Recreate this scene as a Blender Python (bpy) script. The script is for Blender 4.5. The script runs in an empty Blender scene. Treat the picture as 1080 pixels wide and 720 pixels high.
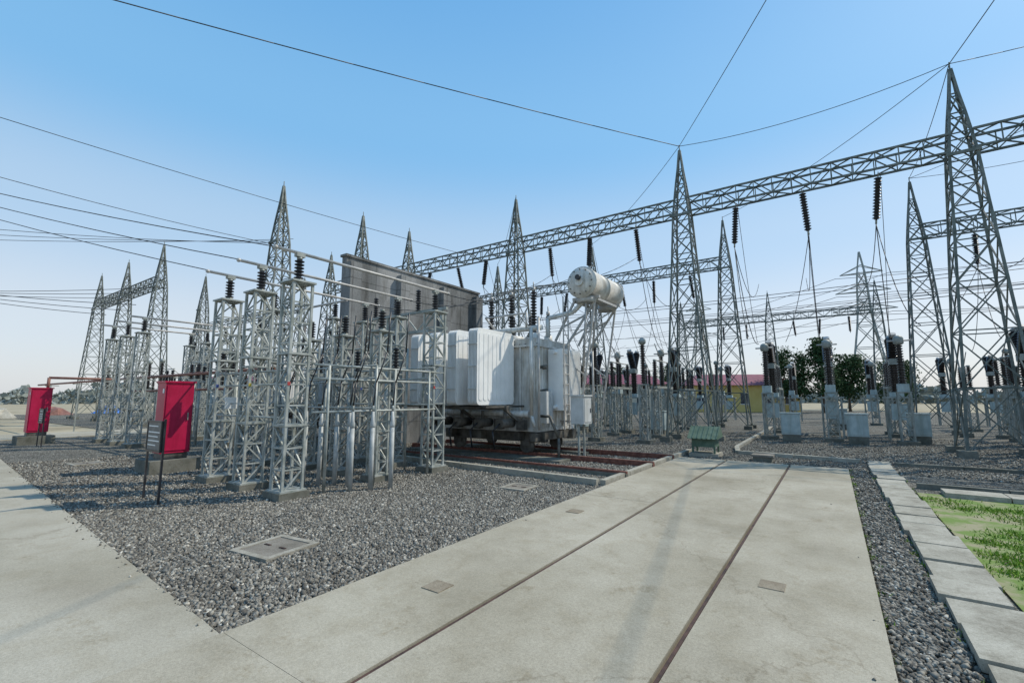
import bpy, math, random
import numpy as np
from mathutils import Vector, Matrix
random.seed(7); np.random.seed(7)
scene=bpy.context.scene
COL=scene.collection

# ------------------------------------------------------------------ materials
def newmat(name):
    m=bpy.data.materials.new(name); m.use_nodes=True
    nt=m.node_tree; b=nt.nodes['Principled BSDF']
    return m,nt,b
def ramp(nt,stops):
    r=nt.nodes.new('ShaderNodeValToRGB')
    e=r.color_ramp.elements
    while len(e)<len(stops): e.new(0.5)
    for el,(p,c) in zip(e,stops):
        el.position=p; el.color=(c[0],c[1],c[2],1)
    return r
def noise(nt,coord,scale,detail=6,rough=.6):
    n=nt.nodes.new('ShaderNodeTexNoise'); n.inputs['Scale'].default_value=scale
    n.inputs['Detail'].default_value=detail; n.inputs['Roughness'].default_value=rough
    nt.links.new(coord,n.inputs['Vector']); return n
def mulc(nt,a,b):
    mx=nt.nodes.new('ShaderNodeMix'); mx.data_type='RGBA'; mx.blend_type='MULTIPLY'; mx.inputs[0].default_value=1
    nt.links.new(a,mx.inputs[6]); nt.links.new(b,mx.inputs[7]); return mx.outputs[2]
def surf(name,c1,c2,rough=.7,metal=0,scale=3,bump=.0,bscale=40,lo=.35,hi=.65,spec=.4,streak=None):
    m,nt,b=newmat(name)
    g=nt.nodes.new('ShaderNodeNewGeometry')
    n=noise(nt,g.outputs['Position'],scale)
    r=ramp(nt,[(lo,c1),(hi,c2)])
    nt.links.new(n.outputs['Fac'],r.inputs['Fac'])
    out=r.outputs['Color']
    if streak:
        mp=nt.nodes.new('ShaderNodeMapping'); mp.inputs['Scale'].default_value=(1,1,.12)
        nt.links.new(g.outputs['Position'],mp.inputs['Vector'])
        n3=noise(nt,mp.outputs['Vector'],7,6,.7); r3=ramp(nt,[(.36,streak),(.56,(1,1,1))])
        nt.links.new(n3.outputs['Fac'],r3.inputs['Fac']); out=mulc(nt,out,r3.outputs['Color'])
    nt.links.new(out,b.inputs['Base Color'])
    b.inputs['Roughness'].default_value=rough; b.inputs['Metallic'].default_value=metal
    b.inputs['Specular IOR Level'].default_value=spec
    if bump:
        n2=noise(nt,g.outputs['Position'],bscale,4)
        bp=nt.nodes.new('ShaderNodeBump'); bp.inputs['Strength'].default_value=bump; bp.inputs['Distance'].default_value=.01
        nt.links.new(n2.outputs['Fac'],bp.inputs['Height']); nt.links.new(bp.outputs['Normal'],b.inputs['Normal'])
    return m
def concrete(name,dark,mid,light,big=.7,fine=60,bump=.25,streak=False,stain=.8,cracks=False,seams=False):
    m,nt,b=newmat(name)
    g=nt.nodes.new('ShaderNodeNewGeometry')
    vec=g.outputs['Position']
    if streak:
        mp=nt.nodes.new('ShaderNodeMapping'); mp.inputs['Scale'].default_value=(1,1,.25)
        nt.links.new(vec,mp.inputs['Vector']); v2=mp.outputs['Vector']
    else: v2=vec
    n1=noise(nt,v2,big,8,.65); r1=ramp(nt,[(.3,dark),(.5,mid),(.72,light)])
    nt.links.new(n1.outputs['Fac'],r1.inputs['Fac'])
    n2=noise(nt,vec,fine,5,.7); r2=ramp(nt,[(.3,(.78,.78,.78)),(.7,(1.1,1.1,1.1))])
    nt.links.new(n2.outputs['Fac'],r2.inputs['Fac'])
    o=mulc(nt,r1.outputs['Color'],r2.outputs['Color'])
    n3=noise(nt,v2,big*5,9,.75); r3=ramp(nt,[(.34,(stain,stain*.98,stain*.94)),(.52,(1,1,1))])
    nt.links.new(n3.outputs['Fac'],r3.inputs['Fac'])
    o=mulc(nt,o,r3.outputs['Color'])
    n4=noise(nt,vec,260,2,.5); r4=ramp(nt,[(.36,(.7,.7,.68)),(.44,(1,1,1))]); nt.links.new(n4.outputs['Fac'],r4.inputs['Fac'])
    o=mulc(nt,o,r4.outputs['Color'])
    if cracks:
        n5=noise(nt,vec,2.3,10,.8); r5=ramp(nt,[(.33,(.76,.72,.65)),(.43,(1,1,1))]); nt.links.new(n5.outputs['Fac'],r5.inputs['Fac'])
        o=mulc(nt,o,r5.outputs['Color'])
        n7=noise(nt,vec,.45,4,.6); r7=ramp(nt,[(.40,(.84,.83,.80)),(.58,(1,1,1))]); nt.links.new(n7.outputs['Fac'],r7.inputs['Fac'])
        o=mulc(nt,o,r7.outputs['Color'])
        nd=noise(nt,vec,1.1,7,.65); ad=nt.nodes.new('ShaderNodeVectorMath'); ad.operation='MULTIPLY_ADD'; ad.inputs[1].default_value=(1.6,1.6,0)
        nt.links.new(nd.outputs['Color'],ad.inputs[0]); nt.links.new(vec,ad.inputs[2])
        vo=nt.nodes.new('ShaderNodeTexVoronoi'); vo.feature='DISTANCE_TO_EDGE'; vo.inputs['Scale'].default_value=.17
        nt.links.new(ad.outputs[0],vo.inputs['Vector']); r6=ramp(nt,[(.0,(.78,.76,.73)),(.0012,(1,1,1))]); nt.links.new(vo.outputs['Distance'],r6.inputs['Fac'])
        o=mulc(nt,o,r6.outputs['Color'])
    if seams:
        sp=nt.nodes.new('ShaderNodeSeparateXYZ'); nt.links.new(vec,sp.inputs[0])
        for ax,per in(('Z',.82),('Y',1.15)):
            ma=nt.nodes.new('ShaderNodeMath'); ma.operation='PINGPONG'; ma.inputs[1].default_value=per/2; nt.links.new(sp.outputs[ax],ma.inputs[0])
            rs=ramp(nt,[(.0,(.45,.45,.45)),(.022,(1,1,1))]); nt.links.new(ma.outputs[0],rs.inputs['Fac']); o=mulc(nt,o,rs.outputs['Color'])
    nt.links.new(o,b.inputs['Base Color'])
    b.inputs['Roughness'].default_value=.9; b.inputs['Specular IOR Level'].default_value=.2
    bp=nt.nodes.new('ShaderNodeBump'); bp.inputs['Strength'].default_value=bump; bp.inputs['Distance'].default_value=.01
    nt.links.new(n2.outputs['Fac'],bp.inputs['Height']); nt.links.new(bp.outputs['Normal'],b.inputs['Normal'])
    return m

M_steel=surf('galvanised_steel',(.20,.22,.20),(.36,.38,.36),.55,.15,4)
M_steel_dark=surf('weathered_steel',(.075,.092,.082),(.19,.21,.195),.6,.12,3)
M_silver=surf('silver_paint',(.22,.245,.225),(.42,.44,.42),.5,.15,6)
M_tube=surf('aluminium_tube',(.34,.33,.31),(.48,.47,.45),.5,.1,5)
M_white=surf('radiator_paint',(.76,.76,.74),(.85,.85,.83),.4,0,2.5)
M_cons=surf('conservator_paint',(.46,.45,.42),(.66,.65,.61),.5,0,3,streak=(.7,.66,.6))
M_tank=surf('tank_paint',(.46,.46,.44),(.68,.68,.65),.5,0,2.2,lo=.3,hi=.6,streak=(.68,.65,.60))
M_dirty=surf('oily_steel',(.04,.038,.033),(.17,.16,.14),.55,.2,3)
M_brown=surf('dark_porcelain',(.014,.013,.013),(.034,.028,.026),.22,0,6,spec=.6)
M_black=surf('black_insulator',(.015,.016,.018),(.04,.04,.045),.35,0,6)
M_red=surf('red_paint',(.38,.004,.045),(.47,.010,.065),.4,0,3,streak=(.85,.82,.82))
M_redpipe=surf('rusty_brown_pipe',(.17,.08,.06),(.28,.14,.11),.7,0,5)
M_rust=surf('rusty_rail',(.035,.022,.018),(.095,.05,.038),.75,.1,9,.2)
M_railrust=surf('bright_rusty_rail',(.12,.045,.032),(.24,.10,.07),.75,.1,9,.2)
M_darkgap=surf('dark_gap',(.02,.02,.02),(.05,.045,.04),.95,0,12)
M_wire=surf('aluminium_wire',(.04,.045,.05),(.08,.085,.09),.6,.3,1)
M_green=surf('green_paint',(.06,.11,.075),(.11,.17,.125),.7,0,6)
M_greybox=surf('grey_cabinet_paint',(.48,.49,.48),(.60,.61,.60),.45,0,4,streak=(.8,.8,.78))
M_bluebox=surf('blue_grey_paint',(.32,.40,.41),(.44,.51,.51),.5,0,4,streak=(.75,.75,.72))
M_yellow=surf('yellow_marker',(.5,.38,.05),(.55,.42,.06),.5)
M_blue=surf('blue_marker',(.04,.07,.25),(.05,.08,.28),.5)
M_redm=surf('red_marker',(.35,.04,.04),(.4,.05,.05),.5)
M_pvc=surf('pale_grey_pipe',(.30,.32,.31),(.46,.47,.46),.6,0,5)
M_signface=surf('sign_face',(.10,.10,.10),(.18,.18,.17),.5,0,8)
M_signwhite=surf('sign_white',(.7,.7,.68),(.8,.8,.78),.5)
M_slab=concrete('slab_concrete',(.32,.29,.225),(.40,.365,.29),(.455,.42,.34),stain=.88,cracks=True)
M_path=concrete('path_concrete',(.33,.30,.24),(.40,.37,.30),(.45,.42,.35),.5,stain=.9,cracks=True)
M_kerb=concrete('kerb_concrete',(.26,.24,.195),(.38,.36,.30),(.49,.465,.40),1.6,stain=.7)
M_cover=concrete('cover_concrete',(.16,.145,.12),(.22,.20,.17),(.28,.26,.225),3)
M_sur=concrete('surround_concrete',(.24,.22,.18),(.33,.31,.26),(.42,.40,.35),4)
M_covertan=concrete('cover_tan',(.22,.18,.13),(.28,.24,.18),(.33,.28,.22),3)
M_found=concrete('foundation_concrete',(.10,.10,.08),(.17,.17,.145),(.26,.255,.22),2)
M_wall=concrete('fire_wall_concrete',(.10,.105,.105),(.22,.225,.225),(.42,.42,.415),.55,30,.5,True,stain=.55,seams=True)
M_bldg=surf('yellow_plaster',(.55,.40,.12),(.62,.48,.18),.9,0,1)
M_bldg2=surf('cream_plaster',(.50,.45,.36),(.58,.54,.45),.9,0,1)
M_roof=surf('maroon_roof',(.16,.045,.07),(.24,.07,.10),.7,0,2)
M_glass=surf('window_glass',(.03,.04,.05),(.05,.06,.08),.15)
M_bark=surf('bark',(.07,.05,.035),(.13,.10,.07),.9,0,8,.4)
M_tarp=surf('blue_tarpaulin',(.03,.12,.42),(.06,.2,.55),.6)

def m_gravel():
    m,nt,b=newmat('gravel')
    g=nt.nodes.new('ShaderNodeNewGeometry')
    v=nt.nodes.new('ShaderNodeTexVoronoi'); v.inputs['Scale'].default_value=40
    nt.links.new(g.outputs['Position'],v.inputs['Vector'])
    sep=nt.nodes.new('ShaderNodeSeparateColor'); nt.links.new(v.outputs['Color'],sep.inputs[0])
    r=ramp(nt,[(0,(.06,.057,.05)),(.45,(.165,.157,.137)),(.8,(.30,.288,.25)),(1,(.52,.50,.45))])
    nt.links.new(sep.outputs[0],r.inputs['Fac'])
    n=noise(nt,g.outputs['Position'],.6,6); r2=ramp(nt,[(.3,(.8,.8,.79)),(.7,(1.15,1.14,1.1))])
    nt.links.new(n.outputs['Fac'],r2.inputs['Fac'])
    r3=ramp(nt,[(.0,(1.1,1.1,1.1)),(.55,(.9,.9,.9)),(.9,(.3,.3,.3))])
    ds=nt.nodes.new('ShaderNodeMath'); ds.operation='MULTIPLY'; ds.inputs[1].default_value=1.25
    nt.links.new(v.outputs['Distance'],ds.inputs[0]); nt.links.new(ds.outputs[0],r3.inputs['Fac'])
    o=mulc(nt,mulc(nt,r.outputs['Color'],r2.outputs['Color']),r3.outputs['Color'])
    nt.links.new(o,b.inputs['Base Color'])
    b.inputs['Roughness'].default_value=.9; b.inputs['Specular IOR Level'].default_value=.15
    bp=nt.nodes.new('ShaderNodeBump'); bp.invert=True; bp.inputs['Strength'].default_value=.9; bp.inputs['Distance'].default_value=.025
    nt.links.new(v.outputs['Distance'],bp.inputs['Height']); nt.links.new(bp.outputs['Normal'],b.inputs['Normal'])
    return m
M_gravel=m_gravel()
def m_shade(name,stops,rough=.9):
    m,nt,b=newmat(name)
    a=nt.nodes.new('ShaderNodeAttribute'); a.attribute_name='shade'
    r=ramp(nt,stops); nt.links.new(a.outputs['Fac'],r.inputs['Fac'])
    nt.links.new(r.outputs['Color'],b.inputs['Base Color'])
    b.inputs['Roughness'].default_value=rough; b.inputs['Specular IOR Level'].default_value=.15
    return m
M_stone=m_shade('crushed_stone',[(0,(.065,.06,.052)),(.4,(.16,.15,.13)),(.8,(.31,.295,.255)),(1,(.58,.555,.49))])
M_grass=m_shade('grass_blades',[(0,(.08,.17,.015)),(.6,(.19,.32,.03)),(1,(.38,.42,.10))])
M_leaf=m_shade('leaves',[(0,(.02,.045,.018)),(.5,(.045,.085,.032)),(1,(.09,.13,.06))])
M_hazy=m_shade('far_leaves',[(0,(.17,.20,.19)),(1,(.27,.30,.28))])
M_field=surf('dry_field',(.24,.20,.13),(.38,.33,.23),.95,0,.25,.4,3)
M_soil=surf('soil_turf',(.13,.20,.04),(.27,.25,.15),.95,0,2.4,.5,20,lo=.44,hi=.58)

# ------------------------------------------------------------------ mesh builder
class MB:
    def __init__(s): s.v=[];s.f=[];s.m=[];s.s=[]
    def add(s,vs,fs,mat,smooth=False):
        o=len(s.v); s.v.extend([tuple(p) for p in vs])
        for f in fs: s.f.append(tuple(i+o for i in f)); s.m.append(mat); s.s.append(smooth)
    def box(s,c,d,mat,rz=0):
        x,y,z=d[0]/2,d[1]/2,d[2]/2
        vs=[Vector((a*x,b*y,e*z)) for e in(-1,1) for b in(-1,1) for a in(-1,1)]
        if rz: R=Matrix.Rotation(rz,3,'Z'); vs=[R@p for p in vs]
        vs=[p+Vector(c) for p in vs]
        s.add(vs,[(0,2,3,1),(4,5,7,6),(0,1,5,4),(2,6,7,3),(0,4,6,2),(1,3,7,5)],mat)
        return s
    def bb(s,x0,x1,y0,y1,z0,z1,mat): return s.box(((x0+x1)/2,(y0+y1)/2,(z0+z1)/2),(x1-x0,y1-y0,z1-z0),mat)
    def basis(s,p,q):
        d=(Vector(q)-Vector(p)).normalized()
        up=Vector((0,0,1)) if abs(d.z)<.95 else Vector((0,1,0))
        a=d.cross(up).normalized(); b=a.cross(d).normalized(); return d,a,b
    def bar(s,p,q,w,mat,h=None):
        h=h or w; p=Vector(p);q=Vector(q); d,a,b=s.basis(p,q)
        vs=[pt+a*(i*w/2)+b*(j*h/2) for pt in(p,q) for i,j in((-1,-1),(1,-1),(1,1),(-1,1))]
        s.add(vs,[(0,1,5,4),(1,2,6,5),(2,3,7,6),(3,0,4,7),(3,2,1,0),(4,5,6,7)],mat)
        return s
    def prof(s,p,q,prof,mat,n=12,smooth=True):
        p=Vector(p);q=Vector(q);d,a,b=s.basis(p,q);L=(q-p).length
        vs=[]
        for t,r in prof:
            c=p+d*(t*L)
            for k in range(n):
                an=2*math.pi*k/n; vs.append(c+a*(r*math.cos(an))+b*(r*math.sin(an)))
        fs=[]
        for i in range(len(prof)-1):
            for k in range(n):
                k2=(k+1)%n; fs.append((i*n+k,i*n+k2,(i+1)*n+k2,(i+1)*n+k))
        s.add(vs,fs,mat,smooth)
        o=len(s.v)-len(vs)
        s.f.append(tuple(o+k for k in reversed(range(n)))); s.m.append(mat); s.s.append(False)
        o2=o+(len(prof)-1)*n
        s.f.append(tuple(o2+k for k in range(n))); s.m.append(mat); s.s.append(False)
        return s
    def cyl(s,p,q,r,mat,n=12,r2=None): return s.prof(p,q,[(0,r),(1,r2 if r2 is not None else r)],mat,n)
    def insul(s,p,q,rc,rs,k,mat,n=10,taper=1.0):
        pr=[]
        for i in range(k):
            t0=i/k; f=1-(1-taper)*t0
            pr+= [(t0,rc*f),(t0+.35/k,rs*f),(t0+.5/k,rs*f),(t0+.8/k,rc*f)]
        pr.append((1,rc*taper)); return s.prof(p,q,pr,mat,n,False)
    def path(s,pts,r,mat,n=6):
        for a,b in zip(pts[:-1],pts[1:]): s.cyl(a,b,r,mat,n)
        return s
    def mesh(s,name,org):
        me=bpy.data.meshes.new(name)
        o=Vector(org)
        me.from_pydata([(a-o.x,b-o.y,c-o.z) for a,b,c in s.v],[],s.f)
        ms=[]
        for m in s.m:
            if m not in ms: ms.append(m)
        for m in ms: me.materials.append(m)
        me.polygons.foreach_set('material_index',[ms.index(m) for m in s.m])
        me.polygons.foreach_set('use_smooth',s.s)
        me.update(); return me
def obj(name,mb,org=(0,0,0),parent=None,label=None):
    o=bpy.data.objects.new(name,mb.mesh(name,org)); COL.objects.link(o)
    if parent: o.parent=parent
    else: o.location=org
    if label: o['label']=label
    return o
def thing(name,org,parts,label,cat,group=None):
    if isinstance(parts,MB): o=obj(name,parts,org)
    else:
        o=bpy.data.objects.new(name,None); o.empty_display_size=.3; o.location=org; COL.objects.link(o)
        for p in parts:
            c=obj(p[0],p[1],org,o)
            if len(p)>2:
                for sp in p[2]: obj(sp[0],sp[1],org,c)
    o['label']=label;o['category']=cat
    if group:o['group']=group
    return o
def structure(name,mb):
    o=obj(name,mb); o['kind']='structure'; return o
def dup(root,loc,rz=None):
    n=root.copy(); COL.objects.link(n); n.location=loc
    if rz is not None: n.rotation_euler[2]=rz
    def rec(a,b):
        for c in a.children:
            k=c.copy(); COL.objects.link(k); k.parent=b; rec(c,k)
    rec(root,n); return n
def place(root,locs,jit=0):
    out=[root]; root.location=locs[0] if len(locs[0])==3 else (*locs[0],0)
    for l in locs[1:]: out.append(dup(root,l if len(l)==3 else (*l,0)))
    return out
def lattice(mb,cx,cy,levels,leg,br,mat,x=True,horiz=True):
    cs=[(-1,-1),(1,-1),(1,1),(-1,1)]
    P=[[Vector((cx+a*h,cy+b*h,z)) for a,b in cs] for z,h in levels]
    for i in range(len(P)-1):
        for k in range(4):
            k2=(k+1)%4
            mb.bar(P[i][k],P[i+1][k],leg,mat)
            if x:
                mb.bar(P[i][k],P[i+1][k2],br,mat); mb.bar(P[i][k2],P[i+1][k],br,mat)
            else:
                if (i+k)%2: mb.bar(P[i][k],P[i+1][k2],br,mat)
                else: mb.bar(P[i][k2],P[i+1][k],br,mat)
            if horiz: mb.bar(P[i+1][k],P[i+1][k2],br,mat)
    return mb

# ------------------------------------------------------------------ setting
mb=MB(); mb.add([(-1500,-1500,-.03),(1500,-1500,-.03),(1500,1500,-.03),(-1500,1500,-.03)],[(0,1,2,3)],M_field); structure('ground',mb)
mb=MB(); mb.add([(-27.5,1,0),(1.12,1,0),(1.12,11.2,0),(60,11.2,0),(60,75,0),(-27.5,75,0)],[(0,1,2,3,4,5)],M_gravel)
mb.add([(-70,8,-.004),(-27.5,8,-.004),(-27.5,30,-.004),(-70,30,-.004)],[(0,1,2,3)],M_gravel); structure('gravel_yard',mb)
mb=MB(); T=.06
for (a,b) in((-3.65,-2.447),(-2.393,-.997),(-.943,.2)):
    ys=[-5,1.66,7.4,13.5]
    for i in range(3): mb.bb(a,b,ys[i]+.002,ys[i+1]-.002,-.02,T+random.uniform(-.002,.002),M_slab)
structure('driveway',mb)
mb=MB(); mb.bb(-2.447,-2.393,-5,13.1,-.02,.012,M_darkgap); mb.bb(-.997,-.943,-5,13.1,-.02,.012,M_darkgap); structure('rail_channel_floor',mb)
for x in(-2.412,-.962):
    mb=MB(); mb.bb(x-.006,x+.006,-5,13.2,.012,.045,M_rust); mb.bb(x-.012,x+.012,-5,13.2,.038,.054,M_rust)
    thing('track_rail',(x,4,0),mb,'rusty steel rail sunk in the concrete driveway','rail','rails set in the driveway')
mb=MB(); xs=[-3.655,-8.2,-13,-18,-24,-30,-36,-42]
for i in range(len(xs)-1):
    a,b=xs[i]-.002,xs[i+1]+.002
    ya=1.64-.0535*(a+3.65); yb=1.64-.0535*(b+3.65); z=.055+random.uniform(-.002,.002)
    vs=[(b,-5,z),(a,-5,z),(a,ya,z),(b,yb,z),(b,-5,-.02),(a,-5,-.02),(a,ya,-.02),(b,yb,-.02)]
    mb.add(vs,[(0,1,2,3),(4,7,6,5),(0,4,5,1),(1,5,6,2),(2,6,7,3),(3,7,4,0)],M_path)
structure('path',mb)
mb=MB()
y=-2
while y<15.2:
    l=random.uniform(.50,.66); dx=random.uniform(-.025,.025)
    mb.box((.86+dx,y+l/2,.04+random.uniform(-.012,.010)),(.44,l-random.uniform(.02,.045),.08),M_kerb,random.uniform(-.035,.035)); y+=l
structure('pavement',mb)
def kerb(name,pts,w,h,mat=M_kerb,step=1.2):
    mb=MB()
    for p,q in zip(pts[:-1],pts[1:]):
        p=Vector((*p,h/2));q=Vector((*q,h/2));L=(q-p).length;n=max(1,int(L/step));d=(q-p)/n
        for i in range(n): mb.bar(p+d*i+d*.006,p+d*(i+1)-d*.006,w,mat,h)
    return structure(name,mb)
kerb('bund_kerb',[(-12.4,8.9),(-3.85,8.45)],.13,.14)
kerb('bund_kerb',[(-3.78,8.5),(-3.78,15.2)],.12,.12)
kerb('yard_kerb',[(.5,15.35),(-2.5,15.8),(-2.75,17.2),(-2.95,30)],.14,.10)
kerb('yard_kerb',[(1.2,15.3),(25,15.3)],.12,.08,M_found)
kerb('turf_kerb',[(1.2,11.75),(16,11.75)],.1,.1,M_found)
mb=MB()
x=1.5
while x<9: mb.bb(x,x+.78,10.95,11.45,0,.07+random.uniform(0,.012),M_kerb); x+=.8
structure('duct_cover_path',mb)
mb=MB(); mb.add([(1.14,-3,.004),(30,-3,.004),(30,11.2,.004),(1.14,11.2,.004)],[(0,1,2,3)],M_soil); structure('turf_ground',mb)
mb=MB(); mb.bb(-31.5,-27.6,-5,90,-.03,.03,M_path); structure('road',mb)

def stones(name,pts,size):
    n=len(pts); cube=np.array([[a,b,c] for c in(-1,1) for b in(-1,1) for a in(-1,1)],float)*.5
    V=np.repeat(cube[None],n,0)*(1+np.random.uniform(-.45,.35,(n,8,3)))
    V*= (size*np.random.uniform(.5,1.5,(n,1,1)))*np.random.uniform(.5,1.25,(n,1,3))
    A=np.random.normal(size=(n,3,3)); Q,_=np.linalg.qr(A)
    V=np.einsum('nij,nkj->nki',Q,V)
    V[:,:,0]+=pts[:,0:1];V[:,:,1]+=pts[:,1:2];V[:,:,2]+=(size*.2+np.random.uniform(0,.010,(n,1)))+pts[:,2:3]
    F=np.array([(0,2,3,1),(4,5,7,6),(0,1,5,4),(2,6,7,3),(0,4,6,2),(1,3,7,5)])
    FF=(F[None]+np.arange(n)[:,None,None]*8).reshape(-1)
    me=bpy.data.meshes.new(name); me.vertices.add(n*8); me.vertices.foreach_set('co',V.reshape(-1))
    me.loops.add(n*24); me.loops.foreach_set('vertex_index',FF)
    me.polygons.add(n*6); me.polygons.foreach_set('loop_start',np.arange(n*6)*4); 
    me.update(calc_edges=True)
    at=me.attributes.new('shade','FLOAT','POINT'); at.data.foreach_set('value',np.repeat(np.random.beta(1.6,2.0,n),8))
    me.materials.append(M_stone)
    o=bpy.data.objects.new(name,me); COL.objects.link(o); o['kind']='stuff'
    return o
def polar(N,dmin,dmax,a0,a1,cap):
    d=np.exp(np.random.uniform(math.log(dmin),math.log(dmax),N)); a=np.random.uniform(a0,a1,N)
    dens=N/((a1-a0)*math.log(dmax/dmin)*d*d)
    k=np.random.rand(N)<np.minimum(1,cap/dens)
    return np.stack([d*np.sin(a),d*np.cos(a),0*d],1)[k]
P=polar(380000,3.2,18,-1.57,-.25,2700)
edge=1.67-.0535*(P[:,0]+3.65)
P[:,2]=.008*np.sin(P[:,0]*5)*np.sin(P[:,1]*4.3)
S1=P[(P[:,0]<-3.68)&(P[:,1]>edge)&(P[:,0]>-27)&~((abs(P[:,0]+5.3)<.34)&(abs(P[:,1]-2.9)<.34))&~((abs(P[:,0]+5.0)<.28)&(abs(P[:,1]-7.4)<.28))]
P=polar(120000,1.2,17,-.02,.5,2600); P=P[(P[:,0]>.22)&(P[:,0]<.64)&(P[:,1]<15.2)]
P2=polar(60000,11,26,-.4,.95,500); P2=P2[(P2[:,1]>13.55)&~((P2[:,0]>.6)&(P2[:,0]<1.15)&(P2[:,1]<15.3))]
stones('gravel_stones',np.concatenate([S1,P,P2]),.0225)
n=500
P=np.stack([np.random.uniform(-3.6,.2,n),np.random.uniform(1.7,13.4,n),np.full(n,.05)],1)
P=P[np.minimum(abs(P[:,0]+3.65),abs(P[:,0]-.2))<np.random.exponential(.08,n)]
P3=np.stack([np.random.uniform(-16,-3.7,150),np.zeros(150),np.full(150,.05)],1)
P3[:,1]=1.64-.0535*(P3[:,0]+3.65)-np.random.exponential(.035,150)
stones('loose_gravel',np.concatenate([P,P3]),.014)

def quads(name,C,size,mat,aspect=1,vertical=False,shade=None,kind=None,link=True):
    n=len(C); 
    if vertical:
        a=np.random.uniform(0,2*math.pi,n); u=np.stack([np.cos(a),np.sin(a),0*a],1)*size[:,None]*aspect
        w=np.stack([np.random.normal(0,.6,n),np.random.normal(0,.6,n),np.ones(n)],1)*size[:,None]
        V=np.stack([C-u,C+u,C+w],1); k=3
    else:
        A=np.random.normal(size=(n,3,3)); Q,_=np.linalg.qr(A)
        u=Q[:,:,0]*size[:,None]; w=Q[:,:,1]*size[:,None]*aspect
        V=np.stack([C-u-w*.3,C-w,C+u+w*.2,C+w],1); k=4
    me=bpy.data.meshes.new(name); me.vertices.add(n*k); me.vertices.foreach_set('co',V.reshape(-1))
    me.loops.add(n*k); me.loops.foreach_set('vertex_index',np.arange(n*k))
    me.polygons.add(n); me.polygons.foreach_set('loop_start',np.arange(n)*k); me.update(calc_edges=True)
    at=me.attributes.new('shade','FLOAT','POINT')
    sh=np.random.rand(n) if shade is None else shade
    at.data.foreach_set('value',np.repeat(sh,k)); me.materials.append(mat)
    o=bpy.data.objects.new(name,me)
    if link: COL.objects.link(o)
    if kind:o['kind']=kind
    return o
cl=np.stack([np.random.uniform(1.3,8,420),np.random.uniform(2,10.6,420)],1)
idx=np.random.randint(0,420,110000)
xy=cl[idx]+np.random.normal(0,1,(110000,2))*np.random.uniform(.06,.28,420)[idx][:,None]; xy=xy[(xy[:,0]>1.12)&(xy[:,1]<10.85)]
wd=np.stack([np.random.choice([.235,.63,1.1],1400)+np.random.normal(0,.02,1400),np.random.choice(np.random.uniform(2,14,40),1400)+np.random.normal(0,.04,1400)],1)
xy=np.concatenate([xy,wd])
C=np.concatenate([xy,np.zeros((len(xy),1))],1)
quads('grass',C,np.random.uniform(.012,.05,len(C)),M_grass,.22,True,kind='stuff')

# ------------------------------------------------------------------ gantries
H=12.3; ZB=9.7
mb=MB()
lev=[(.15,.80),(2.0,.70),(3.7,.61),(5.2,.53),(6.5,.46),(7.6,.40),(8.5,.355),(9.3,.315),(10.0,.25),(10.7,.18),(11.4,.10),(H,.02)]
lattice(mb,0,0,lev,.065,.034,M_steel_dark)
parts=[('lattice_frame',mb)]
for a in(-1,1):
    for b in(-1,1): parts.append(('footing',MB().box((a*.82,b*.82,.1),(.4,.4,.2),M_found)))
parts.append(('crossbar',MB().box((0,-.36,9.3),(.8,.06,.10),M_steel_dark)))
parts.append(('peak_spike',MB().cyl((0,0,H-.1),(0,0,H+.25),.02,M_steel_dark,6)))
tower=thing('gantry_tower',(0,0,0),parts,'tapering galvanised lattice gantry tower with pointed peak','gantry tower','lattice gantry towers')
SX=[12.35,3.9,-4.65,-13.2,-21.5,-29.9]
locs=[(x,19.3) for x in SX]+[(x,28.8) for x in SX]+[(-21.9,11.3),(-37.5,11.3),(-44.7,11.3),(-51.6,11.3),(-21.8,16.0),(-44.4,16.6),(20.8,28.8),(-38,22),(-60,22)]+[(x,52) for x in(3.9,-4.65,-13.2)]
place(tower,locs)
def beam_mb(L,s=.3):
    mb=MB(); n=int(round(L/.62)); d=L/n
    for a in(-s,s):
        for b in(-s,s): mb.bar((0,a,b),(L,a,b),.065,M_steel_dark)
    for i in range(n):
        x0,x1=i*d,(i+1)*d
        for a in(-s,s):
            if i%2: mb.bar((x0,a,-s),(x1,a,s),.036,M_steel_dark)
            else: mb.bar((x0,a,s),(x1,a,-s),.036,M_steel_dark)
            mb.bar((x0,a,-s),(x0,a,s),.03,M_steel_dark)
        for b in(-s,s):
            if i%2: mb.bar((x0,-s,b),(x1,s,b),.036,M_steel_dark)
            else: mb.bar((x0,s,b),(x1,-s,b),.036,M_steel_dark)
    return mb
b0=thing('gantry_beam',(0,0,0),beam_mb(8.45-.56),'horizontal lattice truss girder spanning between gantry towers','gantry girder','lattice gantry girders')
b0.location=(3.9+.28,19.3,ZB)
def nb(a,b,y):
    n=dup(b0,(a+.28,y,ZB)); n.scale.x=(b-a-.56)/(8.45-.56)
for y in(19.3,28.8):
    for a,b in zip(SX[1:],SX[:-1]):
        if (y,a)==(19.3,3.9) or (y,a)==(28.8,-4.65): continue
        nb(a,b,y)
for a,b,y in((-44.7,-37.5,11.3),(-51.6,-44.7,11.3),(-13.2,-4.65,52),(-4.65,3.9,52),(12.35,20.8,19.3),(12.35,20.8,28.8),(-60,-38,22)): nb(a,b,y)
mb=MB(); mb.cyl((0,0,0),(0,0,-.18),.015,M_steel,6); mb.insul((0,0,-.18),(0,0,-1.6),.065,.12,14,M_black,10); mb.cyl((0,0,-1.6),(0,0,-1.75),.03,M_steel,6)
string=thing('suspension_insulator',(0,0,0),mb,'dark disc insulator string hanging from a lattice girder','insulator','hanging insulator strings')
SL=[]
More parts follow.
